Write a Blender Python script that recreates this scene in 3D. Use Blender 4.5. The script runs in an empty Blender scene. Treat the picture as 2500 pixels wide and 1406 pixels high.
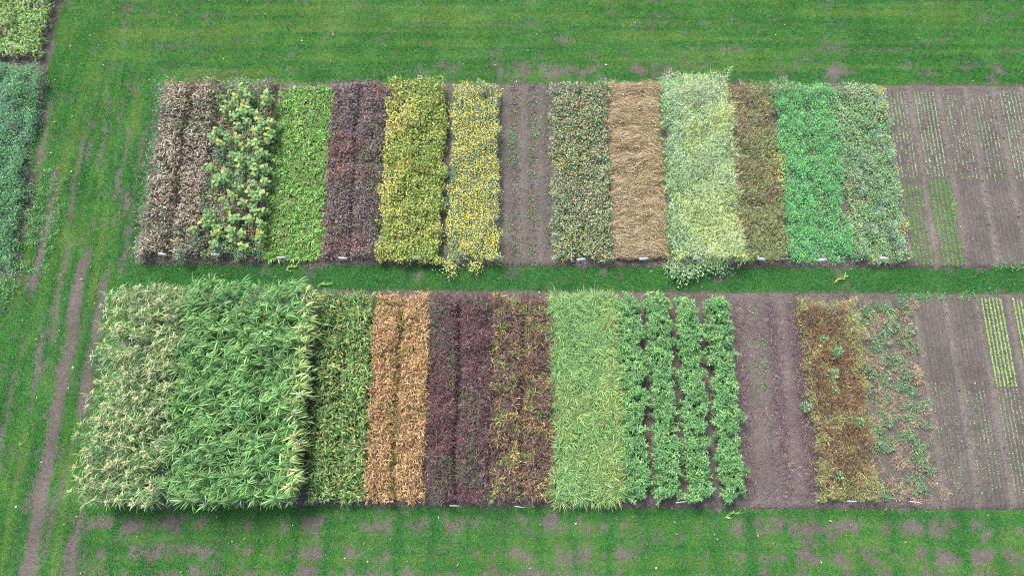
import bpy, math, random
import numpy as np
from mathutils import Matrix

# ------------------------------------------------------------------ camera, sky, sun, exposure
sc = bpy.context.scene
sc.render.engine = 'CYCLES'
sc.render.resolution_x, sc.render.resolution_y = 1024, 575
sc.view_settings.view_transform = 'Standard'
sc.view_settings.look = 'None'
sc.view_settings.gamma = 1
sc.view_settings.use_curve_mapping = False
sc.view_settings.exposure = 1.6
sc.cycles.max_bounces = 5
sc.cycles.diffuse_bounces = 2
sc.cycles.transmission_bounces = 3
sc.cycles.use_denoising = False
sc.cycles.filter_width = 1.1

col = sc.collection
cam_d = bpy.data.cameras.new('drone_camera')
cam_d.sensor_width = 36.0
cam_d.lens = 24.0
cam_d.clip_end = 1200
cam = bpy.data.objects.new('drone_camera', cam_d)
col.objects.link(cam)
cam.location = (0, 0, 20)                       # a drone hovering 20 m up, 15 degrees off straight down
cam.rotation_euler = (math.radians(15.0), 0, math.radians(0.3))
sc.camera = cam

SUN_EL, SUN_AZ = math.radians(58), math.radians(-35)      # veiled sun, high
world = bpy.data.worlds.new('World')
sc.world = world
world.use_nodes = True
wn = world.node_tree
bg = wn.nodes['Background']
sky = wn.nodes.new('ShaderNodeTexSky')
sky.sky_type = 'NISHITA'
sky.sun_disc = False
sky.sun_elevation = SUN_EL
sky.sun_rotation = SUN_AZ
sky.dust_density = 4.0
sky.ozone_density = 1.0
wn.links.new(sky.outputs[0], bg.inputs[0])
bg.inputs[1].default_value = 0.105

sd = bpy.data.lights.new('sun', 'SUN')
sd.energy = 1.5
sd.angle = math.radians(18)
sd.color = (1.0, 0.985, 0.96)
sun = bpy.data.objects.new('sun', sd)
col.objects.link(sun)
sun.rotation_euler = (math.pi / 2 - SUN_EL, 0, math.pi - SUN_AZ)

# ------------------------------------------------------------------ helpers
rng = np.random.default_rng(7)
random.seed(7)
PI = math.pi


def lin(r, g, b):
    def f(c):
        c /= 255.0
        return c / 12.92 if c <= 0.04045 else ((c + 0.055) / 1.055) ** 2.4
    return np.array([f(r), f(g), f(b)])


def pal(*cs):
    a = np.array([lin(*c) for c in cs])
    g = a.mean(1, keepdims=True)
    return g + (a - g) * SAT


SAT = 0.9


def U(a, b, n):
    return rng.uniform(a, b, n)


def vnoise(x, y, s, seed=0):
    """smooth value noise in 0..1, feature size s metres (s may be a pair for stretched noise)"""
    sx, sy = (s, s) if not isinstance(s, tuple) else s
    X = np.asarray(x) / sx
    Y = np.asarray(y) / sy
    if sx == sy:                      # turn the lattice so that no feature lines up with the plots
        t = 0.6 + seed * 0.37
        X, Y = X * math.cos(t) - Y * math.sin(t), X * math.sin(t) + Y * math.cos(t)
    X = X + 1000.0 + 0.31 * seed
    Y = Y + 1000.0
    xi = np.floor(X).astype(np.int64)
    yi = np.floor(Y).astype(np.int64)
    fx = X - xi
    fy = Y - yi
    fx = fx * fx * (3 - 2 * fx)
    fy = fy * fy * (3 - 2 * fy)

    def h(i, j):
        n = (i * 374761393 + j * 668265263 + seed * 2147483647) & 0xFFFFFFFF
        n = ((n ^ (n >> 13)) * 1274126177) & 0xFFFFFFFF
        n = (n ^ (n >> 16)) & 0xFFFF
        return n / 65535.0
    return (h(xi, yi) * (1 - fx) + h(xi + 1, yi) * fx) * (1 - fy) + (h(xi, yi + 1) * (1 - fx) + h(xi + 1, yi + 1) * fx) * fy


def fbm(x, y, s, seed=0):
    s2 = tuple(a * 0.45 for a in s) if isinstance(s, tuple) else s * 0.45
    s3 = tuple(a * 0.2 for a in s) if isinstance(s, tuple) else s * 0.2
    return 0.55 * vnoise(x, y, s, seed) + 0.3 * vnoise(x, y, s2, seed + 1) + 0.15 * vnoise(x, y, s3, seed + 2)


def sst(a, b, x):
    t = np.clip((np.asarray(x) - a) / (b - a), 0, 1)
    return t * t * (3 - 2 * t)


class Geo:
    """collects many small pieces as arrays and links them as one mesh"""

    def __init__(self):
        self.V, self.T, self.C, self.n = [], [], [], 0

    def add(self, V, tri, C):
        n, k, _ = V.shape
        off = (np.arange(n) * k)[:, None, None] + self.n
        self.T.append((np.asarray(tri)[None] + off).reshape(-1, 3))
        self.V.append(V.reshape(-1, 3))
        self.C.append(np.broadcast_to(C, V.shape).reshape(-1, 3))
        self.n += n * k

    def leaves(self, P, az, el, L, W, c, fold=0.18, droop=0.1):
        n = len(P)
        az, el, L, W = [np.broadcast_to(np.asarray(a, float), (n,)) for a in (az, el, L, W)]
        d = np.stack([np.cos(az) * np.cos(el), np.sin(az) * np.cos(el), np.sin(el)], 1)
        s = np.stack([-np.sin(az), np.cos(az), np.zeros(n)], 1)
        up = np.cross(d, s)
        m = P + d * (0.45 * L)[:, None] + up * (fold * W)[:, None]
        tip = P + d * L[:, None]
        tip[:, 2] -= droop * L
        V = np.stack([P, m + s * (W / 2)[:, None], tip, m - s * (W / 2)[:, None]], 1)
        self.add(V, [[0, 3, 2], [0, 2, 1]], c[:, None, :] if c.ndim == 2 else c)

    def blades(self, P, az, el, bend, L, W, cb, ct=None, ns=3, twist=0.0):
        n = len(P)
        az, el, bend, L, W = [np.broadcast_to(np.asarray(a, float), (n,)) for a in (az, el, bend, L, W)]
        ct = cb if ct is None else ct
        s = np.stack([-np.sin(az), np.cos(az), np.zeros(n)], 1)
        if twist:
            s = s + np.stack([np.zeros(n), np.zeros(n), rng.normal(0, twist, n)], 1)
            s /= np.linalg.norm(s, axis=1)[:, None]
        p = P.copy()
        vs, cs = [], []
        prof = {1: [0.8], 2: [0.6, 1.0], 3: [0.5, 1.0, 0.75], 4: [0.5, 1, 0.95, 0.6], 5: [0.45, 0.9, 1, 0.85, 0.5]}[ns]
        for i in range(ns):
            w = (W * prof[i] / 2)[:, None]
            f = i / ns
            vs += [p - s * w, p + s * w]
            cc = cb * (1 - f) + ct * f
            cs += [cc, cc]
            e = el - bend * (i + 0.5) / ns
            p = p + np.stack([np.cos(az) * np.cos(e), np.sin(az) * np.cos(e), np.sin(e)], 1) * (L / ns)[:, None]
        vs.append(p)
        cs.append(ct + 0 * cs[0])
        V = np.stack(vs, 1)
        C = np.stack([np.broadcast_to(q, (n, 3)) for q in cs], 1)
        tri = []
        for i in range(ns - 1):
            a = 2 * i
            tri += [[a, a + 1, a + 3], [a, a + 3, a + 2]]
        a = 2 * (ns - 1)
        tri.append([a, a + 1, a + 2])
        self.add(V, tri, C)

    def dots(self, P, r, c, sq=0.7):
        n = len(P)
        r = np.broadcast_to(np.asarray(r, float), (n,))[:, None]
        a = U(0, PI, n)
        x = np.stack([np.cos(a), np.sin(a), U(-.3, .3, n)], 1) * r
        y = np.stack([-np.sin(a), np.cos(a), U(-.3, .3, n)], 1) * r
        z = np.array([[0, 0, 1.0]]) * r * sq
        V = np.stack([P + x, P + y, P - x, P - y, P + z], 1)
        self.add(V, [[0, 1, 4], [1, 2, 4], [2, 3, 4], [3, 0, 4]], c[:, None, :] if c.ndim == 2 else c)

    def tube(self, pts, r0, r1, c, k=5):
        pts = np.array(pts, float)
        m = len(pts)
        vs = []
        for i, p in enumerate(pts):
            r = r0 + (r1 - r0) * i / (m - 1)
            for j in range(k):
                vs.append(p + np.array([math.cos(2 * PI * j / k) * r, math.sin(2 * PI * j / k) * r, 0]))
        vs.append(pts[-1] + np.array([0, 0, r1 * 0.5]))
        tri = []
        for i in range(m - 1):
            for j in range(k):
                a, b = i * k + j, i * k + (j + 1) % k
                tri += [[a, b, b + k], [a, b + k, a + k]]
        for j in range(k):
            tri.append([(m - 1) * k + j, (m - 1) * k + (j + 1) % k, m * k])
        self.add(np.array(vs)[None], tri, np.asarray(c))

    def box(self, lo, hi, c, M=None):
        x0, y0, z0 = lo
        x1, y1, z1 = hi
        v = np.array([[x0, y0, z0], [x1, y0, z0], [x1, y1, z0], [x0, y1, z0], [x0, y0, z1], [x1, y0, z1], [x1, y1, z1], [x0, y1, z1]], float)
        if M is not None:
            v = np.array([list(M @ __import__('mathutils').Vector(p)) for p in v])
        tri = [[0, 2, 1], [0, 3, 2], [4, 5, 6], [4, 6, 7], [0, 1, 5], [0, 5, 4], [1, 2, 6], [1, 6, 5], [2, 3, 7], [2, 7, 6], [3, 0, 4], [3, 4, 7]]
        self.add(v[None], tri, np.asarray(c))

    def mesh(self, name, mat):
        V = np.concatenate(self.V)
        T = np.concatenate(self.T)
        C = np.concatenate(self.C)
        me = bpy.data.meshes.new(name)
        me.vertices.add(len(V))
        me.vertices.foreach_set('co', V.astype(np.float32).ravel())
        me.loops.add(len(T) * 3)
        me.loops.foreach_set('vertex_index', T.astype(np.int32).ravel())
        me.polygons.add(len(T))
        me.polygons.foreach_set('loop_start', np.arange(0, len(T) * 3, 3, dtype=np.int32))
        me.update(calc_edges=True)
        a = me.color_attributes.new('Col', 'FLOAT_COLOR', 'POINT')
        a.data.foreach_set('color', np.concatenate([np.clip(C, 0, 1), np.ones((len(C), 1))], 1).astype(np.float32).ravel())
        me.materials.append(mat)
        TRI[0] += len(T)
        return me

    def obj(self, name, mat, parent=None, **kw):
        return link(name, self.mesh(name, mat), parent, **kw)


TRI = [0]


def link(name, data, parent=None, label=None, cat=None, group=None, kind=None, loc=None):
    o = bpy.data.objects.new(name, data)
    col.objects.link(o)
    if parent is not None:
        o.parent = parent
    if loc is not None:
        o.location = loc
    tag(o, label, cat, group, kind)
    return o


def tag(o, label=None, cat=None, group=None, kind=None):
    for k, v in (('label', label), ('category', cat), ('group', group), ('kind', kind)):
        if v:
            o[k] = v
    return o


def copy_tree(o, parent=None):
    c = o.copy()
    col.objects.link(c)
    c.parent = parent
    for ch in o.children:
        copy_tree(ch, c)
    return c


def paint(o, rgb):
    o.color = (*rgb, 1)
    for ch in o.children:
        paint(ch, rgb)


# ------------------------------------------------------------------ materials
def leaf_mat(name, rough=0.65, trans=0.14, spec=0.16):
    m = bpy.data.materials.new(name)
    m.use_nodes = True
    nt = m.node_tree
    N, Lk = nt.nodes, nt.links
    p = N['Principled BSDF']
    at = N.new('ShaderNodeAttribute')
    at.attribute_name = 'Col'
    oi = N.new('ShaderNodeObjectInfo')
    mul = N.new('ShaderNodeMix')
    mul.data_type = 'RGBA'
    mul.blend_type = 'MULTIPLY'
    mul.inputs[0].default_value = 1
    Lk.new(at.outputs['Color'], mul.inputs[6])
    Lk.new(oi.outputs['Color'], mul.inputs[7])
    tc = N.new('ShaderNodeTexCoord')
    nz = N.new('ShaderNodeTexNoise')
    nz.inputs['Scale'].default_value = 45
    nz.inputs['Detail'].default_value = 2
    Lk.new(tc.outputs['Object'], nz.inputs['Vector'])
    mr = N.new('ShaderNodeMapRange')
    mr.inputs[1].default_value = 0.3
    mr.inputs[2].default_value = 0.7
    mr.inputs[3].default_value = 0.72
    mr.inputs[4].default_value = 1.25
    Lk.new(nz.outputs[0], mr.inputs[0])
    m2 = N.new('ShaderNodeMix')
    m2.data_type = 'RGBA'
    m2.blend_type = 'MULTIPLY'
    m2.inputs[0].default_value = 1
    Lk.new(mul.outputs[2], m2.inputs[6])
    Lk.new(mr.outputs[0], m2.inputs[7])
    Lk.new(m2.outputs[2], p.inputs['Base Color'])
    p.inputs['Roughness'].default_value = rough
    p.inputs['Specular IOR Level'].default_value = spec
    if trans > 0:
        tr = N.new('ShaderNodeBsdfTranslucent')
        Lk.new(m2.outputs[2], tr.inputs['Color'])
        mx = N.new('ShaderNodeMixShader')
        mx.inputs[0].default_value = trans
        Lk.new(p.outputs[0], mx.inputs[1])
        Lk.new(tr.outputs[0], mx.inputs[2])
        Lk.new(mx.outputs[0], N['Material Output'].inputs['Surface'])
    return m


def soil_mat(name, scale=1.0):
    m = bpy.data.materials.new(name)
    m.use_nodes = True
    nt = m.node_tree
    N, Lk = nt.nodes, nt.links
    p = N['Principled BSDF']
    p.inputs['Roughness'].default_value = 0.95
    p.inputs['Specular IOR Level'].default_value = 0.1
    tc = N.new('ShaderNodeTexCoord')
    at = N.new('ShaderNodeAttribute')
    at.attribute_name = 'Col'

    def noise(s, d, r=0.6):
        n = N.new('ShaderNodeTexNoise')
        n.inputs['Scale'].default_value = s
        n.inputs['Detail'].default_value = d
        n.inputs['Roughness'].default_value = r
        Lk.new(tc.outputs['Object'], n.inputs['Vector'])
        return n

    def rng_(src, a, b, c, d):
        r = N.new('ShaderNodeMapRange')
        for i, v in enumerate((a, b, c, d)):
            r.inputs[i + 1].default_value = v
        Lk.new(src, r.inputs[0])
        return r.outputs[0]

    def mulc(a, b):
        x = N.new('ShaderNodeMix')
        x.data_type = 'RGBA'
        x.blend_type = 'MULTIPLY'
        x.inputs[0].default_value = 1
        Lk.new(a, x.inputs[6])
        Lk.new(b, x.inputs[7])
        return x.outputs[2]
    n1, n2, n3 = noise(0.9, 4), noise(9, 5, 0.7), noise(38, 4, 0.75)
    c = mulc(at.outputs['Color'], rng_(n1.outputs[0], 0.3, 0.7, 0.8, 1.16))
    c = mulc(c, rng_(n2.outputs[0], 0.3, 0.7, 0.78, 1.2))
    c = mulc(c, rng_(n3.outputs[0], 0.3, 0.7, 0.6, 1.4))
    Lk.new(c, p.inputs['Base Color'])
    add = N.new('ShaderNodeMath')
    Lk.new(n2.outputs[0], add.inputs[0])
    Lk.new(n3.outputs[0], add.inputs[1])
    b = N.new('ShaderNodeBump')
    b.inputs['Strength'].default_value = 0.9
    b.inputs['Distance'].default_value = 0.05
    Lk.new(add.outputs[0], b.inputs['Height'])
    Lk.new(b.outputs[0], p.inputs['Normal'])
    return m


M_LEAF = leaf_mat('leaf')
M_DRY = leaf_mat('dry_straw', 0.7, 0.12, 0.2)
M_GRASS = leaf_mat('grass_blade', 0.85, 0.2, 0.08)
M_PETAL = leaf_mat('petal', 0.6, 0.3, 0.2)
M_SOIL = soil_mat('soil')
M_HARD = leaf_mat('stone_and_paint', 0.5, 0.0, 0.4)

SOIL = lin(102, 95, 89)

# ------------------------------------------------------------------ layout in metres
BED_X0, BED_X1 = -11.57, 21.0
UP_Y0, UP_Y1 = 6.03, 12.36
LO_Y0, LO_Y1 = -1.0, 5.28


def in_beds(x, y, m=0.0):
    e = (fbm(x, y, 0.5, 41) - 0.5) * 0.14 + m
    xin = (x > BED_X0 - e)
    up = xin & (y > UP_Y0 - e) & (y < UP_Y1 + e)
    lo = xin & (y > LO_Y0 - e) & (y < LO_Y1 + e)
    return up | lo


def left_edge(y):
    """right border of the weedy plots on the far side of the grass track"""
    return np.where(y > 12.85, -15.5, -15.35 - 0.1 * np.sin(y * 2.1) + 0.35 * sst(8.5, 5.5, y)) + 0 * y


def in_left(x, y):
    e = (fbm(x, y, 0.6, 47) - 0.5) * 0.35
    return (x < left_edge(y) + e) & (y > 5.6 + e)


def lawn_fields(x, y):
    """density 0..1 and colour of the sward"""
    n = len(x)
    base_y = lin(90, 136, 50)       # yellower mown grass
    base_d = lin(42, 116, 46)        # dark lush grass
    base_m = lin(60, 130, 48)
    d = np.full(n, 0.97)
    hs = fbm(x, y, (2.6, 0.42), 3)
    vs = fbm(x, y, (0.3, 2.6), 5)
    fine = fbm(x, y, 0.42, 9)
    mid = fbm(x, y, 1.5, 12)
    top = sst(12.0, 12.6, y) * sst(-14.5, -12.5, x)
    left = (1 - sst(-12.6, BED_X0, x)) * (1 - sst(12.5, 15.0, y))
    bot = sst(-0.6, -1.2, y) * sst(-13.0, -11.5, x)
    strip = ((y > 5.0) & (y < 6.3) & (x > BED_X0)).astype(float)
    lush = 0.36 + 0.5 * (mid - 0.5) + 0.7 * (fine - 0.5)
    # top field: long drill lines running along x
    lines = 0.5 + 0.5 * np.cos(2 * PI * (y + 0.16 * fbm(x, y, 6.0, 17)) / 0.86)
    lush = lush + top * (0.55 * (hs - 0.45) + 0.12 * (lines - 0.5))
    d = d - top * 0.38 * sst(0.975, 1.0, lines) * sst(0.36, 0.6, fbm(x, y, (2.5, 0.5), 23))
    d = d - top * 0.6 * sst(0.62, 0.8, hs * 0.4 + fbm(x, y, .28, 10) * 0.6)
    lush = lush + top * 1.0 * (vnoise(x, y, (3.5, 0.11), 25) - .5) + bot * .7 * (vnoise(x, y, (2.5, .1), 26) - .5) + left * .9 * (vnoise(x, y, (.11, 3.0), 27) - .5)
    edge = sst(13.3, 12.4, y) * top
    lush = lush + 0.4 * edge * sst(-9, 2, x) + 0.12 * top * sst(2, 14, x)
    blot = 0.5 * fbm(x, y, 0.5, 31) + 0.5 * fbm(x, y, .24, 35)
    d = d - 1.1 * sst(0.50, 0.68, blot) * np.exp(-((y - 12.83) / 0.28) ** 2) * sst(-7, 0, x)
    d = d - 0.7 * sst(0.55, 0.7, blot) * np.exp(-((y - 14.0) / 0.4) ** 2) * sst(-4, 4, x)
    # left track: streaks and bare wheel ruts running along y
    lush = lush + left * 1.3 * (vs - 0.48)
    d = d - left * 0.75 * sst(0.62, 0.78, vs) * sst(12.4, 11, y)
    wob = 0.2 * (fbm(x, y, (9.0, 0.9), 61) - 0.5) + 0.1 * (fine - 0.5)
    for cx, w, ya, yb, k in ((-13.17, 0.17, -9, 7.25, 1.35), (-12.46, 0.12, 1.5, 5.6, 1.25), (-12.5, 0.08, 7.3, 10.6, 0.9), (-13.75, 0.10, 2.5, 6.8, 0.7), (-14.55, 0.14, 5.3, 9.2, 0.9), (-13.25, 0.07, 9.0, 11.9, 0.7), (-14.6, 0.10, -0.5, 3.8, 0.5), (-11.95, 0.08, 5.6, 10.5, 0.6), (-12.0, 0.12, -2.9, -0.9, 0.7), (-13.9, .08, 7.5, 10.5, .7)):
        m = np.exp(-((x + wob - cx) / w) ** 2) * sst(ya - .3, ya + .3, y) * sst(yb + .3, yb - .3, y)
        d = d - k * m * sst(0.22, 0.6, fbm(x, y, (0.5, 1.1), 63) + 0.10)
        lush = lush + 0.45 * np.exp(-((np.abs(x + wob - cx) - w * 1.8) / 0.13) ** 2) * sst(ya, ya + 1, y) * sst(yb, yb - 1, y)
    # bottom field: a loose lattice of thin patches between lush columns
    t = ((x + 0.2 + 0.25 * (fbm(x, y, 1.4, 70) - .5)) / 0.975) % 1.0
    colm = np.exp(-(np.minimum(t, 1 - t) / 0.16) ** 2) * (.35 + .9 * vnoise(np.floor((x + .7) / .975), 0 * y, 1.3, 78))
    yw = y + 0.3 * (fine - .5)
    rows = np.exp(-((yw + 1.45) / 0.2) ** 2) + 1.1 * np.exp(-((yw + 2.2) / 0.17) ** 2) + 1.1 * np.exp(-((yw + 2.86) / 0.24) ** 2) + np.exp(-((yw + 3.9) / 0.3) ** 2)
    hole = rows * (1 - np.clip(colm, 0, 1)) * sst(0.40, 0.66, 0.45 * fbm(x, y, 0.45, 71) + .55 * fbm(x, y, .2, 73)) * sst(0.15, 0.55, fbm(x, y, 2.2, 72))
    d = d - bot * np.clip(1.6 * hole, 0, 0.88)
    d = d - bot * 0.6 * np.exp(-((y + 1.86) / 0.025) ** 2)
    lush = lush + bot * (0.5 * colm + 0.05 + 0.3 * np.exp(-((y + 1.15) / 0.14) ** 2) - .3 * hole)
    # strip between the beds
    lush = lush + strip * (0.6 + 0.5 * (fine - 0.5))
    for cx in (-2.9, 2.75, 6.25, 9.9, 13.4, -6.2):
        d = d - strip * 1.0 * np.exp(-((x - cx) / 0.13) ** 2) * sst(0.4, 0.6, fbm(x, y, 0.35, 81))
    d = d - 0.35 * sst(0.62, 0.78, fine)
    # lush rim where grass meets the dug soil
    rim = np.exp(-((x - (BED_X0 - 0.2)) / 0.2) ** 2) * (y < UP_Y1) * (y > LO_Y0)
    lush = np.clip(lush + 0.55 * rim, 0, 1)[:, None]
    c = np.where(lush > 0.5, base_m * (2 - 2 * lush) + base_d * (2 * lush - 1), base_y * (1 - 2 * lush) + base_m * 2 * lush)
    return np.clip(d, 0, 1), c


# ------------------------------------------------------------------ ground (one sheet out to the horizon)
def grid(name, xs, ys, zf, cf, mat, **kw):
    X, Y = np.meshgrid(xs, ys)
    x, y = X.ravel(), Y.ravel()
    z = zf(x, y)
    nx, ny = len(xs), len(ys)
    i = (np.arange(ny - 1)[:, None] * nx + np.arange(nx - 1)[None]).ravel()
    T = np.concatenate([np.stack([i, i + 1, i + nx + 1], 1), np.stack([i, i + nx + 1, i + nx], 1)])
    g = Geo()
    g.V, g.T, g.C, g.n = [np.stack([x, y, z], 1)], [T], [cf(x, y)], len(x)
    return g.obj(name, mat, **kw)


def ground_col(x, y):
    d, c = lawn_fields(x, y)
    inside = in_beds(x, y) | in_left(x, y)
    d = np.where(inside, 0, d)
    d = (sst(0.35, 0.95, d) * 0.75)[:, None]
    return SOIL * (1 - d) + (c * 0.75) * d


far = [40, 70, 120, 220, 400]
gx = np.concatenate([[-a for a in far[::-1]], np.arange(-21, 21.01, 0.13), far])
gy = np.concatenate([[-a for a in far[::-1]], np.arange(-7, 19.01, 0.13), far])
grid('ground', gx, gy, lambda x, y: -0.02 + 0.015 * vnoise(x, y, 0.9, 1), ground_col, M_SOIL, kind='structure',
     label='mown ground with bare grey soil showing through the grass')

SEED_UP, SEED_LO = 12.18, 11.98      # seedbeds start here
TRK_UP = [12.95 + 0.925 * i for i in range(9)]
TRK_LO = [12.05 + 0.955 * i for i in range(10)]


def bed_relief(x, y, up):
    z = 0.012 + 0.02 * fbm(x, y, 0.35, 5) + 0.014 * vnoise(x, y, 0.09, 6)
    sb = sst(-0.05, 0.1, x - (SEED_UP if up else SEED_LO))
    trk = np.zeros_like(x)
    for t in (TRK_UP if up else TRK_LO):
        trk = trk + np.exp(-((x - t + 0.03 * (vnoise(x, y, (9, 0.7), 8) - .5)) / 0.11) ** 2)
    trk = np.clip(trk, 0, 1) * sb
    gro = (0.5 + 0.5 * np.cos(2 * PI * x / 0.125)) * sb * (1 - trk)
    z = z * (1 - 0.6 * sb) + 0.022 * gro - 0.03 * trk + 0.03 * sb
    if up:
        b = sst(-0.6, -0.2, x) * sst(1.35, 1.0, x)
        z = z + b * 0.022 * np.cos(2 * PI * (x - 0.35) / 0.55)
    else:
        b = sst(6.5, 6.8, x) * sst(8.7, 8.4, x)
        z = z + b * (0.05 * np.exp(-((x - 7.25) / 0.25) ** 2) + 0.06 * np.exp(-((x - 8.1) / 0.22) ** 2))
    return z, trk, gro


def make_bed(name, up, label):
    y0, y1 = (UP_Y0, UP_Y1) if up else (LO_Y0, LO_Y1)
    xs = np.concatenate([np.arange(BED_X0, 12.0, 0.07), np.arange(12.0, BED_X1, 0.032)])
    ys = np.arange(y0, y1 + 0.01, 0.075)

    def zf(x, y):
        z, trk, gro = bed_relief(x, y, up)
        e = np.minimum(np.minimum(x - BED_X0, y - y0), y1 - y)
        return np.where(e < 0.04, -0.03, z * sst(0.0, 0.15, e) + 0.002)

    def cf(x, y):
        z, trk, gro = bed_relief(x, y, up)
        c = np.repeat(SOIL[None], len(x), 0)
        c = c * (1 + 0.28 * trk - 0.10 * gro)[:, None]
        if not up:          # purple-brown crop residue mixed into the cleared plot
            b = sst(6.5, 6.8, x) * sst(8.7, 8.4, x) * 0.5 * (fbm(x, y, (0.3, 1.0), 14))
            c = c * (1 - b[:, None]) + lin(120, 98, 104) * b[:, None]
        return c
    grid(name, xs, ys, zf, cf, M_SOIL, kind='structure', label=label)


make_bed('soil_bed', True, 'tilled grey soil bed carrying the far row of crop plots')
make_bed('soil_bed', False, 'tilled grey soil bed carrying the near row of crop plots')

# ------------------------------------------------------------------ lawn grass
NB = 1_350_000
x = U(-20.5, 20.5, NB)
y = U(-5.0, 18.0, NB)
keep = ~(in_beds(x, y, -0.02) | in_left(x, y))
x, y = x[keep], y[keep]
d, c = lawn_fields(x, y)
keep = rng.random(len(x)) < d
x, y, c, d = x[keep], y[keep], c[keep], d[keep]
lushness = np.clip((lin(90, 136, 50)[0] - c[:, 0]) * 11, 0, 1)
n = len(x)
P = np.stack([x, y, np.full(n, -0.02)], 1)
L = U(0.05, 0.10, n) * (0.85 + 0.55 * lushness)
c = c * rng.uniform(0.6, 1.5, (n, 1)) * (1 + rng.normal(0, 0.06, (n, 3)))
straw = rng.random(n) < 0.05
c[straw] = lin(150, 140, 90) * rng.uniform(0.6, 1.2, (straw.sum(), 1))
az = U(0, 2 * PI, n)
el = U(0.3, 1.25, n)
for nm, sel, lab in (('lawn_grass', (y > 12.2) & (x > BED_X0), 'mown grass field with faint drill lines beyond the far crop row'),
                     ('lawn_grass', (x <= BED_X0), 'patchy grass track with bare ruts running past the plot ends'),
                     ('lawn_grass', (y > 5) & (y < 6.3) & (x > BED_X0), 'narrow dark green grass strip between the two rows of plots'),
                     ('lawn_grass', (y < 0) & (x > BED_X0), 'thin grass with a lattice of bare soil patches before the near plots')):
    g = Geo()
    g.blades(P[sel], az[sel], el[sel], 0.0, L[sel], U(0.010, 0.018, sel.sum()), c[sel] * 0.9, c[sel], ns=1)
    g.obj(nm, M_GRASS, label=lab, cat='grass', kind='stuff')


# ------------------------------------------------------------------ crop helpers
def pts(n, x0, x1, y0, y1, rag=0.12, seed=0):
    """random ground points in a plot whose border is slightly uneven"""
    n = int(n * 1.25)
    x = U(x0 - rag, x1 + rag, n)
    y = U(y0 - rag, y1 + rag, n)
    r = (fbm(x, y, 0.26, seed + 200) - 0.5) * 3 * rag + rng.normal(0, .03, n)
    k = (x > x0 + r) & (x < x1 - r) & (y > y0 + r) & (y < y1 - r)
    return x[k], y[k]


def pick(p, w, n):
    w = np.array(w, float)
    return p[rng.choice(len(p), n, p=w / w.sum())]


def jit(c, a=0.25, b=0.06):
    n = len(c)
    k = np.exp(rng.normal(-0.02, a * 1.5, (n, 1)))
    return c * np.clip(k, .35, 1.9) * (1 + rng.normal(0, b, (n, 3)))


def canopy_z(x, y, h, lump, seed, low=0.55, depth=0.55, gap=None, gw=0.1, gd=0.5):
    H = h * (low + (1 - low) * np.clip((fbm(x, y, lump, seed) - 0.25) * 2, 0, 1))
    H = H * (1 + .07 * np.cos(2 * PI * x / .19))
    if gap is not None:
        for gq in gap:
            H = H * (1 - gd * np.exp(-((x + 0.2 * (fbm(x, y, 0.7, seed + 3) - .5) - gq) / (gw * (.5 + vnoise(x, y, .5, seed + 6)))) ** 2))
    return H * (1 - min(.95, depth * 1.6) * rng.random(len(x)) ** 1.25), H


def crop(name, label, g, mat=None):
    return g.obj(name, mat or M_LEAF, label=label, cat='crop', group='crop plots', kind='stuff')


def xyz(x, y, z):
    return np.stack([x, y, z], 1)


def edge_in(x, y, b):
    return np.minimum(np.minimum(x - b[0], b[1] - x), np.minimum(y - b[2], b[3] - y))


YU = (6.28, 12.12)
YL = (-0.78, 5.02)

# --- dry grain, two drilled passes, pale ears
B = (-11.28, -9.55, *YU)
g = Geo()
x, y = pts(7600, *B, seed=1)
z, H = canopy_z(x, y, 0.72, 0.5, 1, gap=[-10.4], gw=0.11, gd=.75)
n = len(x)
az = rng.normal(0.2, 1.1, n) + np.where(rng.random(n) < 0.5, PI, 0)
green = sst(0.5, 0.75, fbm(x, y, 1.0, 4) + 0.25 * sst(7.6, 6.4, y))
c = jit(pick(pal((178, 166, 144), (150, 138, 116), (116, 102, 84), (128, 126, 98)), (4, 4, 3, 1), n), .3)
c = np.where((rng.random(n) < 0.5 * green)[:, None], jit(pick(pal((110, 124, 88), (92, 112, 92)), (1, 1), n)), c)
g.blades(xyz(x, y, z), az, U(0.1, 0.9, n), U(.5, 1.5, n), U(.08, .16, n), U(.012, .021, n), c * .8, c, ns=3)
x, y = pts(3400, *B, seed=1)
n = len(x)
c = jit(pick(pal((120, 100, 78), (96, 100, 66), (80, 72, 58)), (3, 2, 2), n))
g.blades(xyz(x, y, np.full(n, .02)), U(0, 2 * PI, n), U(1.0, 1.5, n), U(0, .8, n), U(.35, .6, n), U(.012, .02, n), c, ns=2)
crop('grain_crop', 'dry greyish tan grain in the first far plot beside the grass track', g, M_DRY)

# --- blue-green weeds along its outer edge
g = Geo()
cl = []
for yy in np.concatenate([rng.normal(11.4, .35, 6), rng.normal(10.2, .5, 6), rng.normal(8.6, .35, 8), rng.normal(7.3, .4, 8), rng.normal(6.45, .15, 8)]):
    cl.append((-11.4 + rng.normal(0, .06) + 0.12 * (yy < 7), yy, U(.1, .2, 1)[0]))
for cx, cy, r in cl:
    n = 60
    x = cx + rng.normal(0, r * .8, n)
    y = cy + rng.normal(0, r, n)
    c = jit(pick(pal((112, 134, 106), (92, 114, 88), (124, 146, 106)), (2, 2, 1), n))
    g.leaves(xyz(x, y, U(.08, .42, n)), U(0, 2 * PI, n), U(-.2, .8, n), U(.05, .11, n), U(.012, .025, n), c)
g.obj('weeds', M_LEAF, label='blue-green weeds along the outer edge of the dry grain', cat='weeds', kind='stuff')

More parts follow.
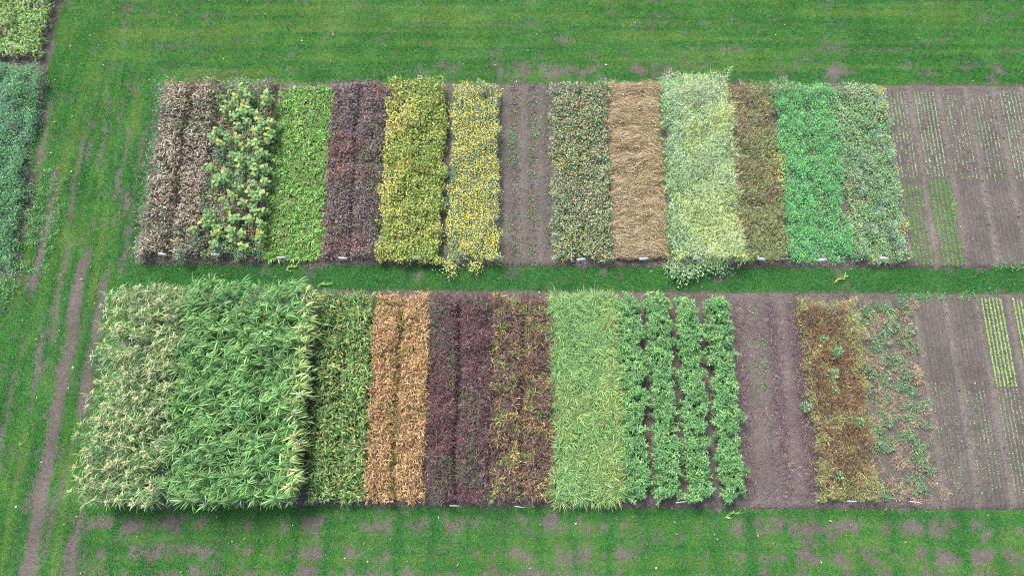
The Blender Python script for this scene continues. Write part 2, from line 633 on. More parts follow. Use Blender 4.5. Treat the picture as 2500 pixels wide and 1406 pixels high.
# --- weedy undergrowth of the sunflower plot
B = (-9.5, -7.72, 6.25, 12.2)
g = Geo()
x, y = pts(16000, *B, rag=.14, seed=2)
z, H = canopy_z(x, y, 0.55, 0.45, 21, low=.35)
n = len(x)
red = fbm(x, y, .7, 33)
c = np.where((rng.random(n) < sst(.48, .68, red) * .6)[:, None], jit(pick(pal((132, 104, 88), (112, 88, 76), (140, 116, 96)), (1, 1, 1), n), .3),
             jit(pick(pal((100, 130, 80), (120, 144, 94), (90, 126, 98), (124, 128, 86)), (3, 2, 2, 1), n), .3))
g.leaves(xyz(x, y, z), U(0, 2 * PI, n), U(-.3, .9, n), U(.045, .11, n), U(.018, .04, n), c)
crop('weed_undergrowth', 'mixed green and reddish weeds under the sunflowers', g)

# --- understory of the rosette plot
B3 = (-7.62, -5.92, 6.2, 12.05)
g = Geo()
x, y = pts(7000, *B3, rag=.08, seed=3)
n = len(x)
c = jit(pick(pal((96, 118, 56), (128, 124, 84), (140, 118, 100), (80, 128, 50)), (2, 1, 1, 2), n), .3)
g.leaves(xyz(x, y, U(.03, .17, n)), U(0, 2 * PI, n), U(-.2, .7, n), U(.05, .12, n), U(.012, .03, n), c)
g.obj('ground_cover', M_LEAF, label='brownish green low growth under the bright leafy rosettes', cat='ground cover', kind='stuff')

# --- purple-grey seeded crop
B = (-5.85, -4.1, 6.22, 12.2)
g = Geo()
x, y = pts(24000, *B, seed=4)
z, H = canopy_z(x, y, 0.46, 0.35, 41, low=.5, gap=[-5.0], gw=.1, gd=.6)
n = len(x)
r1, r2 = fbm(x, y, 1.0, 42), fbm(x, y, .7, 43)
c = jit(pick(pal((118, 104, 106), (98, 88, 92), (132, 114, 108), (106, 98, 82)), (3, 2, 2, 2), n), .35)
c = np.where((rng.random(n) < sst(.5, .75, r1) * .4)[:, None], jit(pick(pal((132, 86, 80), (142, 100, 78), (110, 64, 66)), (2, 2, 1), n), .3), c)
c = np.where((rng.random(n) < sst(.42, .7, r2) * .65)[:, None], jit(pick(pal((92, 98, 74), (104, 106, 78)), (1, 1), n), .3), c)
g.leaves(xyz(x, y, z), U(0, 2 * PI, n), U(-.2, 1.2, n), U(.05, .11, n), U(.016, .034, n), c)
crop('purple_crop', 'dark purplish grey crop between the bright rosettes and the yellowing plot', g)

# --- yellowing leafy crop
B = (-4.02, -2.2, 6.15, 12.2)
g = Geo()
x, y = pts(25000, *B, rag=.16, seed=5)
tall = 1 + 0.35 * sst(10.8, 12.2, y) * sst(-3.4, -2.6, x)
z, H = canopy_z(x, y, 0.66, 0.4, 51, low=.55, depth=.5)
z = z * tall
n = len(x)
grn = np.clip(fbm(x, y, 1.1, 52) * 1.1 + .25 * sst(-3.6, -2.3, x) + .3 * (tall - 1), 0, 1)
c = jit(pick(pal((184, 180, 84), (160, 164, 74), (200, 192, 104), (150, 128, 80)), (3, 3, 1, 1.6), n), .25)
c = np.where((rng.random(n) < sst(.25, .75, grn) * .85)[:, None], jit(pick(pal((118, 142, 60), (98, 124, 54), (140, 156, 74)), (2, 2, 1), n), .25), c)
g.leaves(xyz(x, y, z), U(0, 2 * PI, n), U(-.4, .7, n), U(.045, .075, n), U(.03, .048, n), c)
crop('yellowing_crop', 'yellowing broad-leaved crop left of the yellow flowering plot', g)

# --- yellow flowering crop on blue-green foliage
B = (-2.02, -.45, 6.2, 12.0)
g = Geo()
x, y = pts(21000, *B, rag=.14, seed=6)
z, H = canopy_z(x, y, 0.66, 0.5, 61, low=.6, depth=.6)
z = z * (0.55 + .45 * sst(-2.05, -1.75, x))
n = len(x)
c = jit(pick(pal((108, 134, 104), (90, 120, 96), (126, 150, 106), (142, 156, 92)), (3, 3, 2, 1), n), .25)
g.leaves(xyz(x, y, z), U(0, 2 * PI, n), U(-.2, 1.0, n), U(.05, .12, n), U(.01, .022, n), c)
x, y = pts(8600, B[0] + .05, *B[1:], rag=.16, seed=6)
z, H = canopy_z(x, y, 0.7, 0.5, 61, low=.6, depth=.12)
k = rng.random(len(x)) < .2 + .8 * sst(.3, .55, fbm(x, y, .8, 63) + .25 * sst(-1.9, -1.2, x))
x, y, z = x[k], y[k], z[k]
n = len(x)
g.dots(xyz(x, y, z + .02), U(.008, .016, n), jit(pick(pal((226, 214, 76), (216, 200, 60), (222, 214, 104)), (3, 2, 1), n), .15, .03))
for cx, cy in ((-1.98, 6.08), (-1.9, 5.85), (-1.75, 5.98), (-1.2, 5.95), (-1.1, 6.1)):      # stems spilling over the grass strip
    n = 160
    x = cx + rng.normal(0, .13, n)
    y = cy + rng.normal(0, .13, n)
    c = jit(pick(pal((108, 134, 104), (126, 150, 106)), (1, 1), n))
    g.leaves(xyz(x, y, U(.03, .3, n)), U(0, 2 * PI, n), U(-.2, .8, n), U(.04, .1, n), U(.01, .02, n), c)
    g.dots(xyz(x[:30], y[:30], U(.25, .36, 30)), .018, jit(pick(pal((232, 222, 70), (222, 206, 60)), (1, 1), 30), .15))
crop('yellow_flower_crop', 'yellow flowering crop on blue-green foliage beside the bare far plot', g)

# --- seed-head crop, dark green with pale heads
B = (1.2, 3.03, 6.2, 12.15)
g = Geo()
x, y = pts(16000, *B, rag=.1, seed=7)
z, H = canopy_z(x, y, 0.5, 0.3, 71, low=.5, depth=.6, gap=[2.1], gw=.09, gd=.5)
n = len(x)
c = jit(pick(pal((104, 134, 88), (84, 114, 78), (126, 152, 106), (140, 112, 86)), (3, 3, 2, 1), n), .3)
g.leaves(xyz(x, y, z), U(0, 2 * PI, n), U(-.2, .9, n), U(.05, .10, n), U(.02, .04, n), c)
x, y = pts(3300, *B, rag=.1, seed=7)
z, H = canopy_z(x, y, 0.53, 0.3, 71, low=.5, depth=.12, gap=[2.1], gw=.09, gd=.5)
n = len(x)
yl = fbm(x, y, 1.2, 74)
c = jit(pick(pal((164, 150, 126), (144, 128, 108), (184, 174, 148), (116, 100, 82)), (3, 2, 1, 1), n), .2)
c = np.where((rng.random(n) < .1 + .45 * sst(.5, .75, yl))[:, None], jit(pick(pal((186, 164, 76), (196, 170, 60), (166, 166, 90)), (1, 1, 1), n), .2), c)
g.dots(xyz(x, y, z + .02), U(.013, .026, n), c)
crop('seed_head_crop', 'dark green crop dotted with pale tan seed heads beside the bare far plot', g)

# --- lodged golden straw
B = (3.12, 4.72, 6.28, 12.18)
g = Geo()
x, y = pts(27000, *B, rag=.06, seed=8)
wave = vnoise(x + .4 * y, y + .3 * vnoise(x, y, .9, 88), (1.1, .37), 81) * .45 + .4 * fbm(x, y, .5, 89) + .15 * fbm(x, y, .2, 82)
H = .08 + .42 * wave + .16 * (fbm(x, y, .22, 86) - .5)
H = H * (1 - .55 * np.exp(-((x - 4.12 - .1 * (vnoise(x, y, 1.2, 85) - .5)) / .05) ** 2))
z = H * (1 - .75 * rng.random(len(x)) ** 1.3)
n = len(x)
rightp = x > 4.12
az = np.where(rightp, rng.normal(-.35, .35, n) + 2.2 * (fbm(x, y, .6, 83) - .5), .22 + rng.normal(0, .3, n) + 1.9 * (fbm(x, y, .5, 84) - .5)) + np.where(rng.random(n) < .25, PI, 0)
c = jit(pick(pal((176, 158, 122), (154, 136, 100), (200, 184, 148), (118, 100, 74), (134, 128, 90)), (4, 4, 2, 3, 1), n), .22)
grn = (rng.random(n) < .55 * sst(4.45, 4.68, x) * sst(.45, .6, fbm(x, y, .7, 87)))
c[grn] = jit(pick(pal((122, 128, 80), (104, 112, 70)), (1, 1), int(grn.sum())))
Ln = U(.2, .42, n)
P = xyz(x - .5 * Ln * np.cos(az), y - .5 * Ln * np.sin(az), z)
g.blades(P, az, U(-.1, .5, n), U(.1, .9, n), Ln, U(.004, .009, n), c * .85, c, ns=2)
x, y = pts(2600, *B, rag=.05, seed=8)
n = len(x)
g.dots(xyz(x, y, .3 + .15 * fbm(x, y, (1.6, .32), 81)), U(.008, .014, n), jit(pick(pal((196, 170, 122), (150, 116, 72)), (1, 1), n)))
crop('lodged_straw_crop', 'golden straw-coloured crop lying flat in combed waves', g, M_DRY)

# --- pale podded crop with white flowers
B = (4.76, 6.85, 6.12, 12.25)
g = Geo()
x, y = pts(25000, *B, rag=.16, seed=9)
x = x + .12 * sst(9, 6, y) * 0
z, H = canopy_z(x, y, 1.05, 0.6, 91, low=.6, depth=.6)
n = len(x)
lf = sst(5.3, 4.75, x + .9 * (fbm(x, y, .6, 95) - .5))
yg = sst(.4, .62, fbm(x, y, 1.3, 92) + .15 * sst(9.5, 7.5, y))
c1 = jit(pick(pal((162, 190, 128), (144, 174, 116), (182, 204, 146), (128, 158, 108)), (3, 3, 2, 1), n), .2)
c2 = jit(pick(pal((196, 212, 126), (180, 200, 112)), (1, 1), n), .2)
c = np.where((rng.random(n) < yg * .6)[:, None], c2, c1)
c = np.where((rng.random(n) < lf * .5)[:, None], jit(pick(pal((122, 164, 114), (104, 148, 100), (144, 176, 130)), (2, 2, 1), n), .25), c)
az = rng.normal(.9, .9, n) + np.where(rng.random(n) < .4, PI, 0)
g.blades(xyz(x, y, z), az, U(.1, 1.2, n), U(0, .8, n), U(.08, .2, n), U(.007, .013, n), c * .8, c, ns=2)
x, y = pts(5000, *B, rag=.16, seed=9)
z, H = canopy_z(x, y, 1.1, 0.6, 91, low=.6, depth=.1)
k = rng.random(len(x)) < .05 + .5 * np.clip(sst(5.5, 4.9, x) * sst(8.2, 9.2, y + 0) + sst(7.2, 6.4, y) + 1.3 * sst(10.8, 12.0, y) + .6 * sst(.52, .66, fbm(x, y, .8, 93)), 0, 1)
x, y, z = x[k], y[k], z[k]
n = len(x)
g.dots(xyz(x, y, z + .01), U(.008, .015, n), jit(pick(pal((210, 220, 212), (190, 204, 206), (204, 206, 212)), (3, 2, 1), n), .08, .02))
x, y = pts(2600, B[0] - .05, 5.35, 6.3, 12.1, rag=.1, seed=9)
k = rng.random(len(x)) < sst(.4, .62, fbm(x, y, .5, 96))
x, y = x[k], y[k]
n = len(x)
g.leaves(xyz(x, y, U(.3, .85, n)), U(0, 2 * PI, n), U(-.3, .6, n), U(.07, .13, n), U(.03, .055, n), jit(pick(pal((120, 160, 108), (136, 172, 118), (98, 138, 92)), (2, 1, 1), n)))
for cx, cy in ((4.85, 6.0), (4.95, 5.82), (5.15, 5.72), (5.3, 5.95), (5.5, 5.85), (6.0, 6.05), (6.3, 5.98), (5.75, 6.1)):
    n = 170
    x = cx + rng.normal(0, .15, n)
    y = cy + rng.normal(0, .12, n)
    g.leaves(xyz(x, y, U(.03, .42, n)), U(0, 2 * PI, n), U(-.2, .8, n), U(.05, .12, n), U(.015, .04, n), jit(pick(pal((130, 164, 108), (104, 146, 92), (160, 184, 124)), (2, 2, 1), n)))
    g.dots(xyz(x[:20], y[:20], U(.3, .46, 20)), .011, jit(pick(pal((210, 220, 214), (196, 208, 210)), (1, 1), 20), .08))
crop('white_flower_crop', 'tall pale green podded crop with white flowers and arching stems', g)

# --- brown-olive fine crop
B = (6.82, 8.28, 6.2, 12.1)
g = Geo()
x, y = pts(20000, *B, rag=.1, seed=10)
z, H = canopy_z(x, y, 0.58, 0.4, 101, low=.5, depth=.55)
n = len(x)
v = fbm(x, y, .9, 102) + .2 * sst(7.6, 6.4, y)
c = jit(pick(pal((146, 136, 100), (126, 114, 84), (166, 154, 116), (110, 104, 76)), (3, 3, 1, 2), n), .3)
c = np.where((rng.random(n) < sst(.38, .7, v) * .8)[:, None], jit(pick(pal((126, 142, 88), (154, 158, 88), (100, 124, 80)), (2, 1, 2), n), .25), c)
az = rng.normal(.8, .8, n)
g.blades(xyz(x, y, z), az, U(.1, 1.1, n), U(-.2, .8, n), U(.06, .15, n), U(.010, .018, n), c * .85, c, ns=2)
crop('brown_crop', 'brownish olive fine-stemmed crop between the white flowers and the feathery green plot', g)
g = Geo()
for cx, cy in ((8.24, 9.0), (8.3, 9.25), (8.2, 9.6), (8.27, 8.6)):
    n = 45
    x = cx + rng.normal(0, .09, n)
    y = cy + rng.normal(0, .16, n)
    g.leaves(xyz(x, y, U(.3, .66, n)), U(0, 2 * PI, n), U(-.3, .7, n), U(.04, .08, n), U(.02, .04, n), jit(pick(pal((190, 170, 76), (150, 164, 76)), (1, 1), n)))
g.obj('yellow_weeds', M_LEAF, label='yellowish weeds on the seam between the brown and feathery green plots', cat='weeds', kind='stuff')

# --- feathery blue-green crop
B = (8.36, 10.28, 6.2, 12.2)
g = Geo()
nc = 1150
cx, cy = pts(nc, *B, rag=.08, seed=11)
cz = .56 * (.5 + .5 * np.clip((fbm(cx, cy, .5, 111) - .25) * 2, 0, 1)) * (1 - .6 * np.exp(-((cx + .1 * (vnoise(cx, cy, .8, 114) - .5) - 9.33) / .1) ** 2))
k = 26
m = len(cx)
dx = rng.normal(0, .055, (m, k))
dy = rng.normal(0, .055, (m, k))
x = (cx[:, None] + dx).ravel()
y = (cy[:, None] + dy).ravel()
z = np.maximum((cz[:, None] - 14 * (dx ** 2 + dy ** 2) - .3 * rng.random((m, k)) ** 1.6).ravel(), .03)
yel = np.repeat(rng.random(m) < .05 + .2 * sst(.5, .7, fbm(cx, cy, .8, 112)), k)
n = len(x)
c = jit(pick(pal((98, 168, 94), (84, 150, 90), (122, 190, 110), (80, 144, 96)), (3, 3, 2, 2), n), .2)
c = np.where(yel[:, None], jit(pick(pal((112, 176, 96), (128, 182, 96)), (2, 1), n), .2), c)
g.leaves(xyz(x, y, z), np.arctan2(dy, dx).ravel() + rng.normal(0, .6, n), U(-.3, .8, n), U(.04, .08, n), U(.012, .026, n), c)
crop('feathery_green_crop', 'lush feathery bluish green crop right of the brown olive plot', g)

# --- pale flowering green crop
B12 = (10.36, 12.02, 6.2, 12.15)
g = Geo()
x, y = pts(24000, *B12, rag=.1, seed=12)
z, H = canopy_z(x, y, 0.48, 0.35, 121, low=.5, depth=.6)
n = len(x)
v = fbm(x, y, .8, 122)
c = jit(pick(pal((112, 158, 100), (96, 138, 92), (132, 170, 110)), (3, 2, 2), n), .25)
c = np.where((rng.random(n) < .12 + .22 * sst(.45, .65, v))[:, None], jit(pick(pal((170, 176, 136), (156, 160, 118), (150, 138, 104)), (2, 1, 1), n), .2), c)
c = np.where((rng.random(n) < .5 * sst(.55, .7, v) * sst(11.5, 11.9, x))[:, None], jit(pick(pal((168, 176, 80),), (1,), n)), c)
g.leaves(xyz(x, y, z), U(0, 2 * PI, n), U(-.2, .9, n), U(.035, .07, n), U(.018, .035, n), c)
crop('pale_flecked_crop', 'green crop flecked with pale bloom bordering the seedbeds', g)

# --- short green millet, near row
B = (-5.62, -4.12, *YL)
g = Geo()
x, y = pts(9000, *B, rag=.07, seed=13)
z, H = canopy_z(x, y, 0.68, 0.3, 131, low=.62, depth=.5, gap=[-4.87], gw=.07, gd=.4)
n = len(x)
c = jit(pick(pal((96, 132, 68), (78, 114, 62), (122, 154, 82), (148, 156, 86)), (3, 3, 2, 1), n), .25)
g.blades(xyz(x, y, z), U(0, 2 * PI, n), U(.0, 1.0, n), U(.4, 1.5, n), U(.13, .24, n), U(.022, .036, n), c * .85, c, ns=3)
x, y = pts(450, *B, rag=.07, seed=13)
n = len(x)
g.blades(xyz(x, y, U(.56, .68, n)), U(0, 2 * PI, n), U(.2, 1.1, n), U(.2, .9, n), U(.07, .11, n), U(.022, .032, n), jit(pick(pal((168, 142, 84), (150, 150, 84)), (1, 1), n)), ns=2)
crop('green_millet_crop', 'short dark green leafy millet beside the tall sorghum', g)

# --- ripe orange-tan millet
B = (-4.05, -2.46, *YL)
g = Geo()
x, y = pts(11000, *B, rag=.08, seed=14)
z, H = canopy_z(x, y, 0.72, 0.28, 141, low=.6, depth=.4, gap=[-3.27], gw=.09, gd=.75)
n = len(x)
c = jit(pick(pal((196, 154, 106), (174, 132, 84), (212, 176, 128), (144, 108, 70), (136, 126, 74)), (4, 4, 2, 2, 1), n), .2)
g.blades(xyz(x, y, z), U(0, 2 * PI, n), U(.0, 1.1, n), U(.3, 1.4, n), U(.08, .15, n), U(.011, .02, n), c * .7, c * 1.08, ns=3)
x, y = pts(2600, *B, rag=.06, seed=14)
n = len(x)
c = jit(pick(pal((128, 118, 60), (118, 92, 56), (98, 104, 56)), (1, 1, 1), n))
g.blades(xyz(x, y, U(.1, .45, n)), U(0, 2 * PI, n), U(.3, 1.3, n), U(.3, 1.2, n), U(.15, .28, n), U(.016, .028, n), c, ns=2)
crop('ripe_millet_crop', 'ripe orange-tan millet with drooping ears', g, M_DRY)

# --- purple plume crop
B = (-2.38, -.68, *YL)
g = Geo()
x, y = pts(25000, *B, rag=.09, seed=15)
z, H = canopy_z(x, y, 0.72, 0.42, 151, low=.55, depth=.5, gap=[-1.55], gw=.1, gd=.7)
n = len(x)
gr = fbm(x, y, (.35, .9), 152)
c = jit(pick(pal((112, 82, 84), (94, 70, 74), (128, 96, 92), (76, 60, 64)), (3, 3, 2, 2), n), .28)
c = np.where((rng.random(n) < sst(.46, .68, gr) * .55)[:, None], jit(pick(pal((96, 108, 78), (78, 96, 76), (112, 112, 82)), (2, 2, 1), n), .25), c)
az = rng.normal(0, 1.2, n) + np.where(rng.random(n) < .5, PI, 0)
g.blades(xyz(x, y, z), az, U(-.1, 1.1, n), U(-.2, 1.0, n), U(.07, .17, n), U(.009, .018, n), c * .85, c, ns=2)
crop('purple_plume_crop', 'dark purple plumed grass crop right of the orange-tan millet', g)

# --- mixed brown and yellow-green crop
B = (-.6, 1.14, *YL)
g = Geo()
x, y = pts(17500, *B, rag=.09, seed=16)
z, H = canopy_z(x, y, 0.66, 0.38, 161, low=.5, depth=.55, gap=[.3], gw=.1, gd=.7)
n = len(x)
v, w = fbm(x, y, .22, 162), fbm(x, y, .25, 163)
c = jit(pick(pal((118, 94, 84), (102, 82, 74), (132, 106, 86), (88, 76, 62)), (3, 3, 2, 2), n), .28)
c = np.where((rng.random(n) < sst(.46, .68, v) * .65)[:, None], jit(pick(pal((120, 134, 74), (98, 118, 66), (156, 152, 84)), (2, 2, 1), n), .25), c)
c = np.where((rng.random(n) < sst(.5, .7, w) * .38)[:, None], jit(pick(pal((188, 158, 92), (176, 138, 88)), (1, 1), n), .25), c)
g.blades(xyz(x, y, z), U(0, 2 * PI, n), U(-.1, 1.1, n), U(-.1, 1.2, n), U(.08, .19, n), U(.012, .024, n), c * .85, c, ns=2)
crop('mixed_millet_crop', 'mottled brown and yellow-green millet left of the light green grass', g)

# --- light green tussock grass
B = (1.2, 3.05, *YL)
g = Geo()
tx, ty = pts(480, *B, rag=.05, seed=17)
k = 48
m = len(tx)
th = .62 * (.7 + .3 * fbm(tx, ty, .6, 171)) * (1 - .5 * np.exp(-((tx - 2.1) / .1) ** 2))
a = U(0, 2 * PI, m * k)
r = np.abs(rng.normal(0, .05, m * k))
x = np.repeat(tx, k) + np.cos(a) * r
y = np.repeat(ty, k) + np.sin(a) * r
z = np.repeat(th, k) * U(.15, .85, m * k)
n = len(x)
sway = 1.6 * (vnoise(x, y, (2.2, .55), 173) - .5)
v = np.clip(fbm(x, y, 1.0, 172) + .2 * sst(2.2, 3, x) + .12 * sst(3, 0, y), 0, 1)
c = jit(pick(pal((128, 172, 96), (108, 152, 86), (152, 190, 116)), (3, 3, 2), n), .2)
c = np.where((rng.random(n) < sst(.5, .85, v) * .35)[:, None], jit(pick(pal((170, 190, 102), (160, 172, 88), (182, 166, 116)), (2, 2, .7), n), .2), c)
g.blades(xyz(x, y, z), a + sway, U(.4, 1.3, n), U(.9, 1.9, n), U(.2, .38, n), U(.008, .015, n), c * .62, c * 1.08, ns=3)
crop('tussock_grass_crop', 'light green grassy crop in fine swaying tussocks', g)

# --- brown-olive flax, near row
B = (8.5, 10.12, -.72, 4.95)
g = Geo()
x, y = pts(27000, *B, rag=.12, seed=18)
z, H = canopy_z(x, y, 0.74, 0.5, 181, low=.45, depth=.5, gap=[9.35], gw=.09, gd=.7)
n = len(x)
e = edge_in(x, y, B)
ol = sst(.48, .7, fbm(x, y, .4, 182) + .3 * sst(.3, .02, e) + .2 * sst(.2, -.7, y))
c = jit(pick(pal((140, 112, 80), (120, 96, 70), (158, 128, 92), (104, 84, 62)), (3, 3, 2, 2), n), .25)
c = np.where((rng.random(n) < ol * .88)[:, None], jit(pick(pal((150, 150, 90), (172, 172, 102), (126, 130, 82)), (2, 1, 2), n), .22), c)
sw = 2 * PI * vnoise(x, y, .6, 184)
g.blades(xyz(x, y, z), sw + rng.normal(0, .7, n), U(.0, 1.2, n), U(-.2, .9, n), U(.05, .13, n), U(.008, .014, n), c * .85, c, ns=2)
crop('brown_flax_crop', 'fluffy brown and olive flax beside the cleared near plot', g, M_DRY)

# --- far plots beyond the grass track
g = Geo()
x, y = pts(17000, -20.5, -15.65, 13.2, 18.0, rag=.12, seed=19)
z, H = canopy_z(x, y, 0.5, 0.45, 191, low=.5, depth=.55)
n = len(x)
v = fbm(x, y, .8, 192)
c = jit(pick(pal((124, 160, 80), (106, 142, 74), (144, 172, 100)), (3, 2, 2), n), .25)
c = np.where((rng.random(n) < sst(.45, .65, v) * .75)[:, None], jit(pick(pal((156, 158, 116), (130, 144, 104), (112, 146, 110)), (2, 2, 1), n), .25), c)
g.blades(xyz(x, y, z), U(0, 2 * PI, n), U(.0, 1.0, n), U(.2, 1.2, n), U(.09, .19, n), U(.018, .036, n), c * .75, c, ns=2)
crop('leafy_crop', 'bright leafy crop in the plot cut by the photo corner', g)
g = Geo()
nc = 3600
cx, cy = U(-20.5, -15.2, nc), U(5.9, 12.75, nc)
kp = cx < left_edge(cy) - .12 + .35 * (fbm(cx, cy, .7, 195) - .5)
cx, cy = cx[kp], cy[kp]
cz = .55 * (.45 + .55 * np.clip((fbm(cx, cy, .8, 196) - .25) * 2, 0, 1))
k = 30
m = len(cx)
dx, dy = rng.normal(0, .08, (m, k)), rng.normal(0, .08, (m, k))
x, y = (cx[:, None] + dx).ravel(), (cy[:, None] + dy).ravel()
z = np.maximum((cz[:, None] - 8 * (dx ** 2 + dy ** 2) - .3 * rng.random((m, k)) ** 2).ravel(), .02)
n = len(x)
bl = np.repeat(sst(.4, .6, fbm(cx, cy, 1.0, 197)), k)
c = jit(pick(pal((96, 148, 96), (80, 128, 84), (114, 164, 106)), (2, 2, 1), n), .25)
c = np.where((rng.random(n) < bl * .6)[:, None], jit(pick(pal((112, 156, 122), (94, 138, 108)), (1, 1), n), .2), c)
g.leaves(xyz(x, y, z), np.arctan2(dy, dx).ravel() + rng.normal(0, .6, n), U(-.1, .9, n), U(.06, .13, n), U(.012, .026, n), c)
crop('weedy_crop', 'blue-green feathery weeds in the plot across the grass track', g)

# ------------------------------------------------------------------ low weeds on bare soil
def weed_patch(spots, colours, name, label, per=26, r=.09, h=.07, L=(.03, .07), W=(.012, .028)):
    g = Geo()
    for cx, cy, s in spots:
        n = max(4, int(per * s))
        x = cx + rng.normal(0, r * s, n)
        y = cy + rng.normal(0, r * s, n)
        g.leaves(xyz(x, y, U(.035, .04 + h * s, n)), U(0, 2 * PI, n), U(-.1, .6, n), U(*L, n), U(*W, n), jit(pick(colours, [1] * len(colours), n), .25))
    return g.obj(name, M_LEAF, label=label, cat='weeds', kind='stuff')


GW = pal((84, 142, 70), (100, 156, 84), (74, 124, 72))
sp = []
for cx in (-.05, .62):
    for _ in range(34):
        yy = rng.uniform(6.4, 11.6)
        dens = .25 + .75 * (math.exp(-((yy - 9.8) / 1.1) ** 2) if cx > .3 else (math.exp(-((yy - 7.6) / .7) ** 2) + math.exp(-((yy - 10) / .6) ** 2)))
        if rng.random() < dens:
            sp.append((cx + rng.normal(0, .07) - .03 * (11 - yy) * 0, yy, rng.uniform(.4, 1.1)))
for _ in range(45):
    sp.append((rng.uniform(-.4, 1.1), rng.uniform(6.2, 12), rng.uniform(.2, .45)))
weed_patch(sp, GW, 'weeds', 'small green weeds in two lines on the bare far plot')
sp = []
for _ in range(75):
    yy = rng.uniform(1.2, 4.8)
    if rng.random() < math.exp(-((yy - 2.9) / .9) ** 2) + .12:
        sp.append((7.25 + rng.normal(0, .1), yy, rng.uniform(.4, 1)))
for _ in range(40):
    sp.append((rng.uniform(6.7, 8.4), rng.uniform(-.7, 5), rng.uniform(.2, .5)))
weed_patch(sp, GW, 'weeds', 'small green weeds on the cleared near plot')
sp = [(rng.uniform(-15.4, -14.1), rng.uniform(5.6, 9.3), rng.uniform(.5, 1.3)) for _ in range(80)]
sp += [(rng.uniform(-17, -15), rng.uniform(4.6, 6.0), rng.uniform(.8, 1.6)) for _ in range(60)]
weed_patch(sp, pal((92, 140, 84), (108, 152, 98), (80, 122, 76)), 'weeds', 'green weeds creeping over bare soil beside the grass track', per=30, h=.12)
sp = [(rng.uniform(11.6, 14.6), 5.14 + rng.normal(0, .05), rng.uniform(.4, .9)) for _ in range(30)]
sp += [(rng.normal(12.6, .3), 5.12, .8) for _ in range(5)] + [(rng.uniform(14.4, 16), 6.12 + rng.normal(0, .05), rng.uniform(.5, 1)) for _ in range(12)]
weed_patch(sp, GW, 'weeds', 'green weeds lining the edge of the seedbeds along the grass strip')
sp = [(rng.uniform(12.1, 20), rng.choice([rng.uniform(6.2, 12.2), rng.uniform(-.8, 5)]), rng.uniform(.12, .3)) for _ in range(500)]
weed_patch(sp, pal((110, 150, 110), (90, 130, 90), (140, 160, 120)), 'weed_seedlings', 'tiny scattered weed seedlings across the seedbeds', per=22, L=(.02, .04), W=(.01, .02))

# dead roots and stubble on the cleared near plot
g = Geo()
for cx, s, k in ((6.66, .08, 700), (7.75, .09, 1400), (8.42, .09, 1500), (7.3, .4, 900), (8.1, .25, 700)):
    n = k
    y = U(-.7, 5.0, n)
    x = cx + rng.normal(0, s, n) + .06 * (y - 2) * 0
    c = jit(pick(pal((108, 84, 92), (86, 66, 74), (136, 110, 108), (166, 146, 136)), (3, 3, 1, .6), n), .25)
    g.blades(xyz(x, y, U(.04, .11, n)), U(0, 2 * PI, n), U(-.1, .5, n), U(0, .6, n), U(.05, .2, n), U(.004, .01, n), c, ns=2)
g.obj('crop_residue', M_DRY, label='purplish dead roots and stubble in lines on the cleared near plot', cat='residue', kind='stuff')
# dry straw bits on the bare far plot and along bed edges
g = Geo()
n = 1500
x, y = U(-.4, 1.1, n), U(6.15, 12.2, n)
xe = U(BED_X0, 12, 2600)
ye = np.where(rng.random(2600) < .5, rng.choice([6.12, 12.24], 2600), rng.choice([5.15, -.9], 2600)) + rng.normal(0, .06, 2600)
x, y = np.concatenate([x, xe]), np.concatenate([y, ye])
n = len(x)
g.blades(xyz(x, y, U(.03, .06, n)), U(0, 2 * PI, n), U(-.05, .25, n), U(0, .4, n), U(.04, .13, n), U(.005, .01, n), jit(pick(pal((148, 128, 116), (120, 100, 92), (164, 148, 126)), (2, 2, 1), n)), ns=1)
g.obj('straw_litter', M_DRY, label='dry straw bits littering the bare soil margins', cat='litter', kind='stuff')

# ------------------------------------------------------------------ seedling rows in the seedbeds
def seedlings(x0, x1, y0, y1, rows, dens, colours, label, size=(.013, .027), h=.02, gapn=.45, seed=0, narrow=False):
    g = Geo()
    for r in range(rows):
        cx = x0 + (x1 - x0) * (r + .5) / rows
        n = int((y1 - y0) * dens * 1.7)
        y = U(y0, y1, n)
        keep = vnoise(np.full(n, cx * 31), y, (1, .22), seed + r) + .35 * vnoise(np.full(n, cx * 17), y, (1, .8), seed + r + 9) > gapn - .08
        y = y[keep]
        for _ in range(3 if not narrow else 4):
            m = len(y)
            x = cx + rng.normal(0, .008 if not narrow else .014, m)
            c = jit(pick(colours, [1] * len(colours), m), .2)
            zb = .05 + U(0, h, m)
            if narrow:
                g.blades(xyz(x, y, zb - .02), U(0, 2 * PI, m), U(.5, 1.3, m), U(.3, 1.2, m), U(.07, .12, m), U(.007, .012, m), c, ns=1)
            else:
                g.leaves(xyz(x, y, zb), U(0, 2 * PI, m), U(0, .5, m), U(*size, m), U(.010, .018, m), c)
    return g.obj('seedlings', M_LEAF, label=label, cat='seedlings', group='seedling rows', kind='stuff')


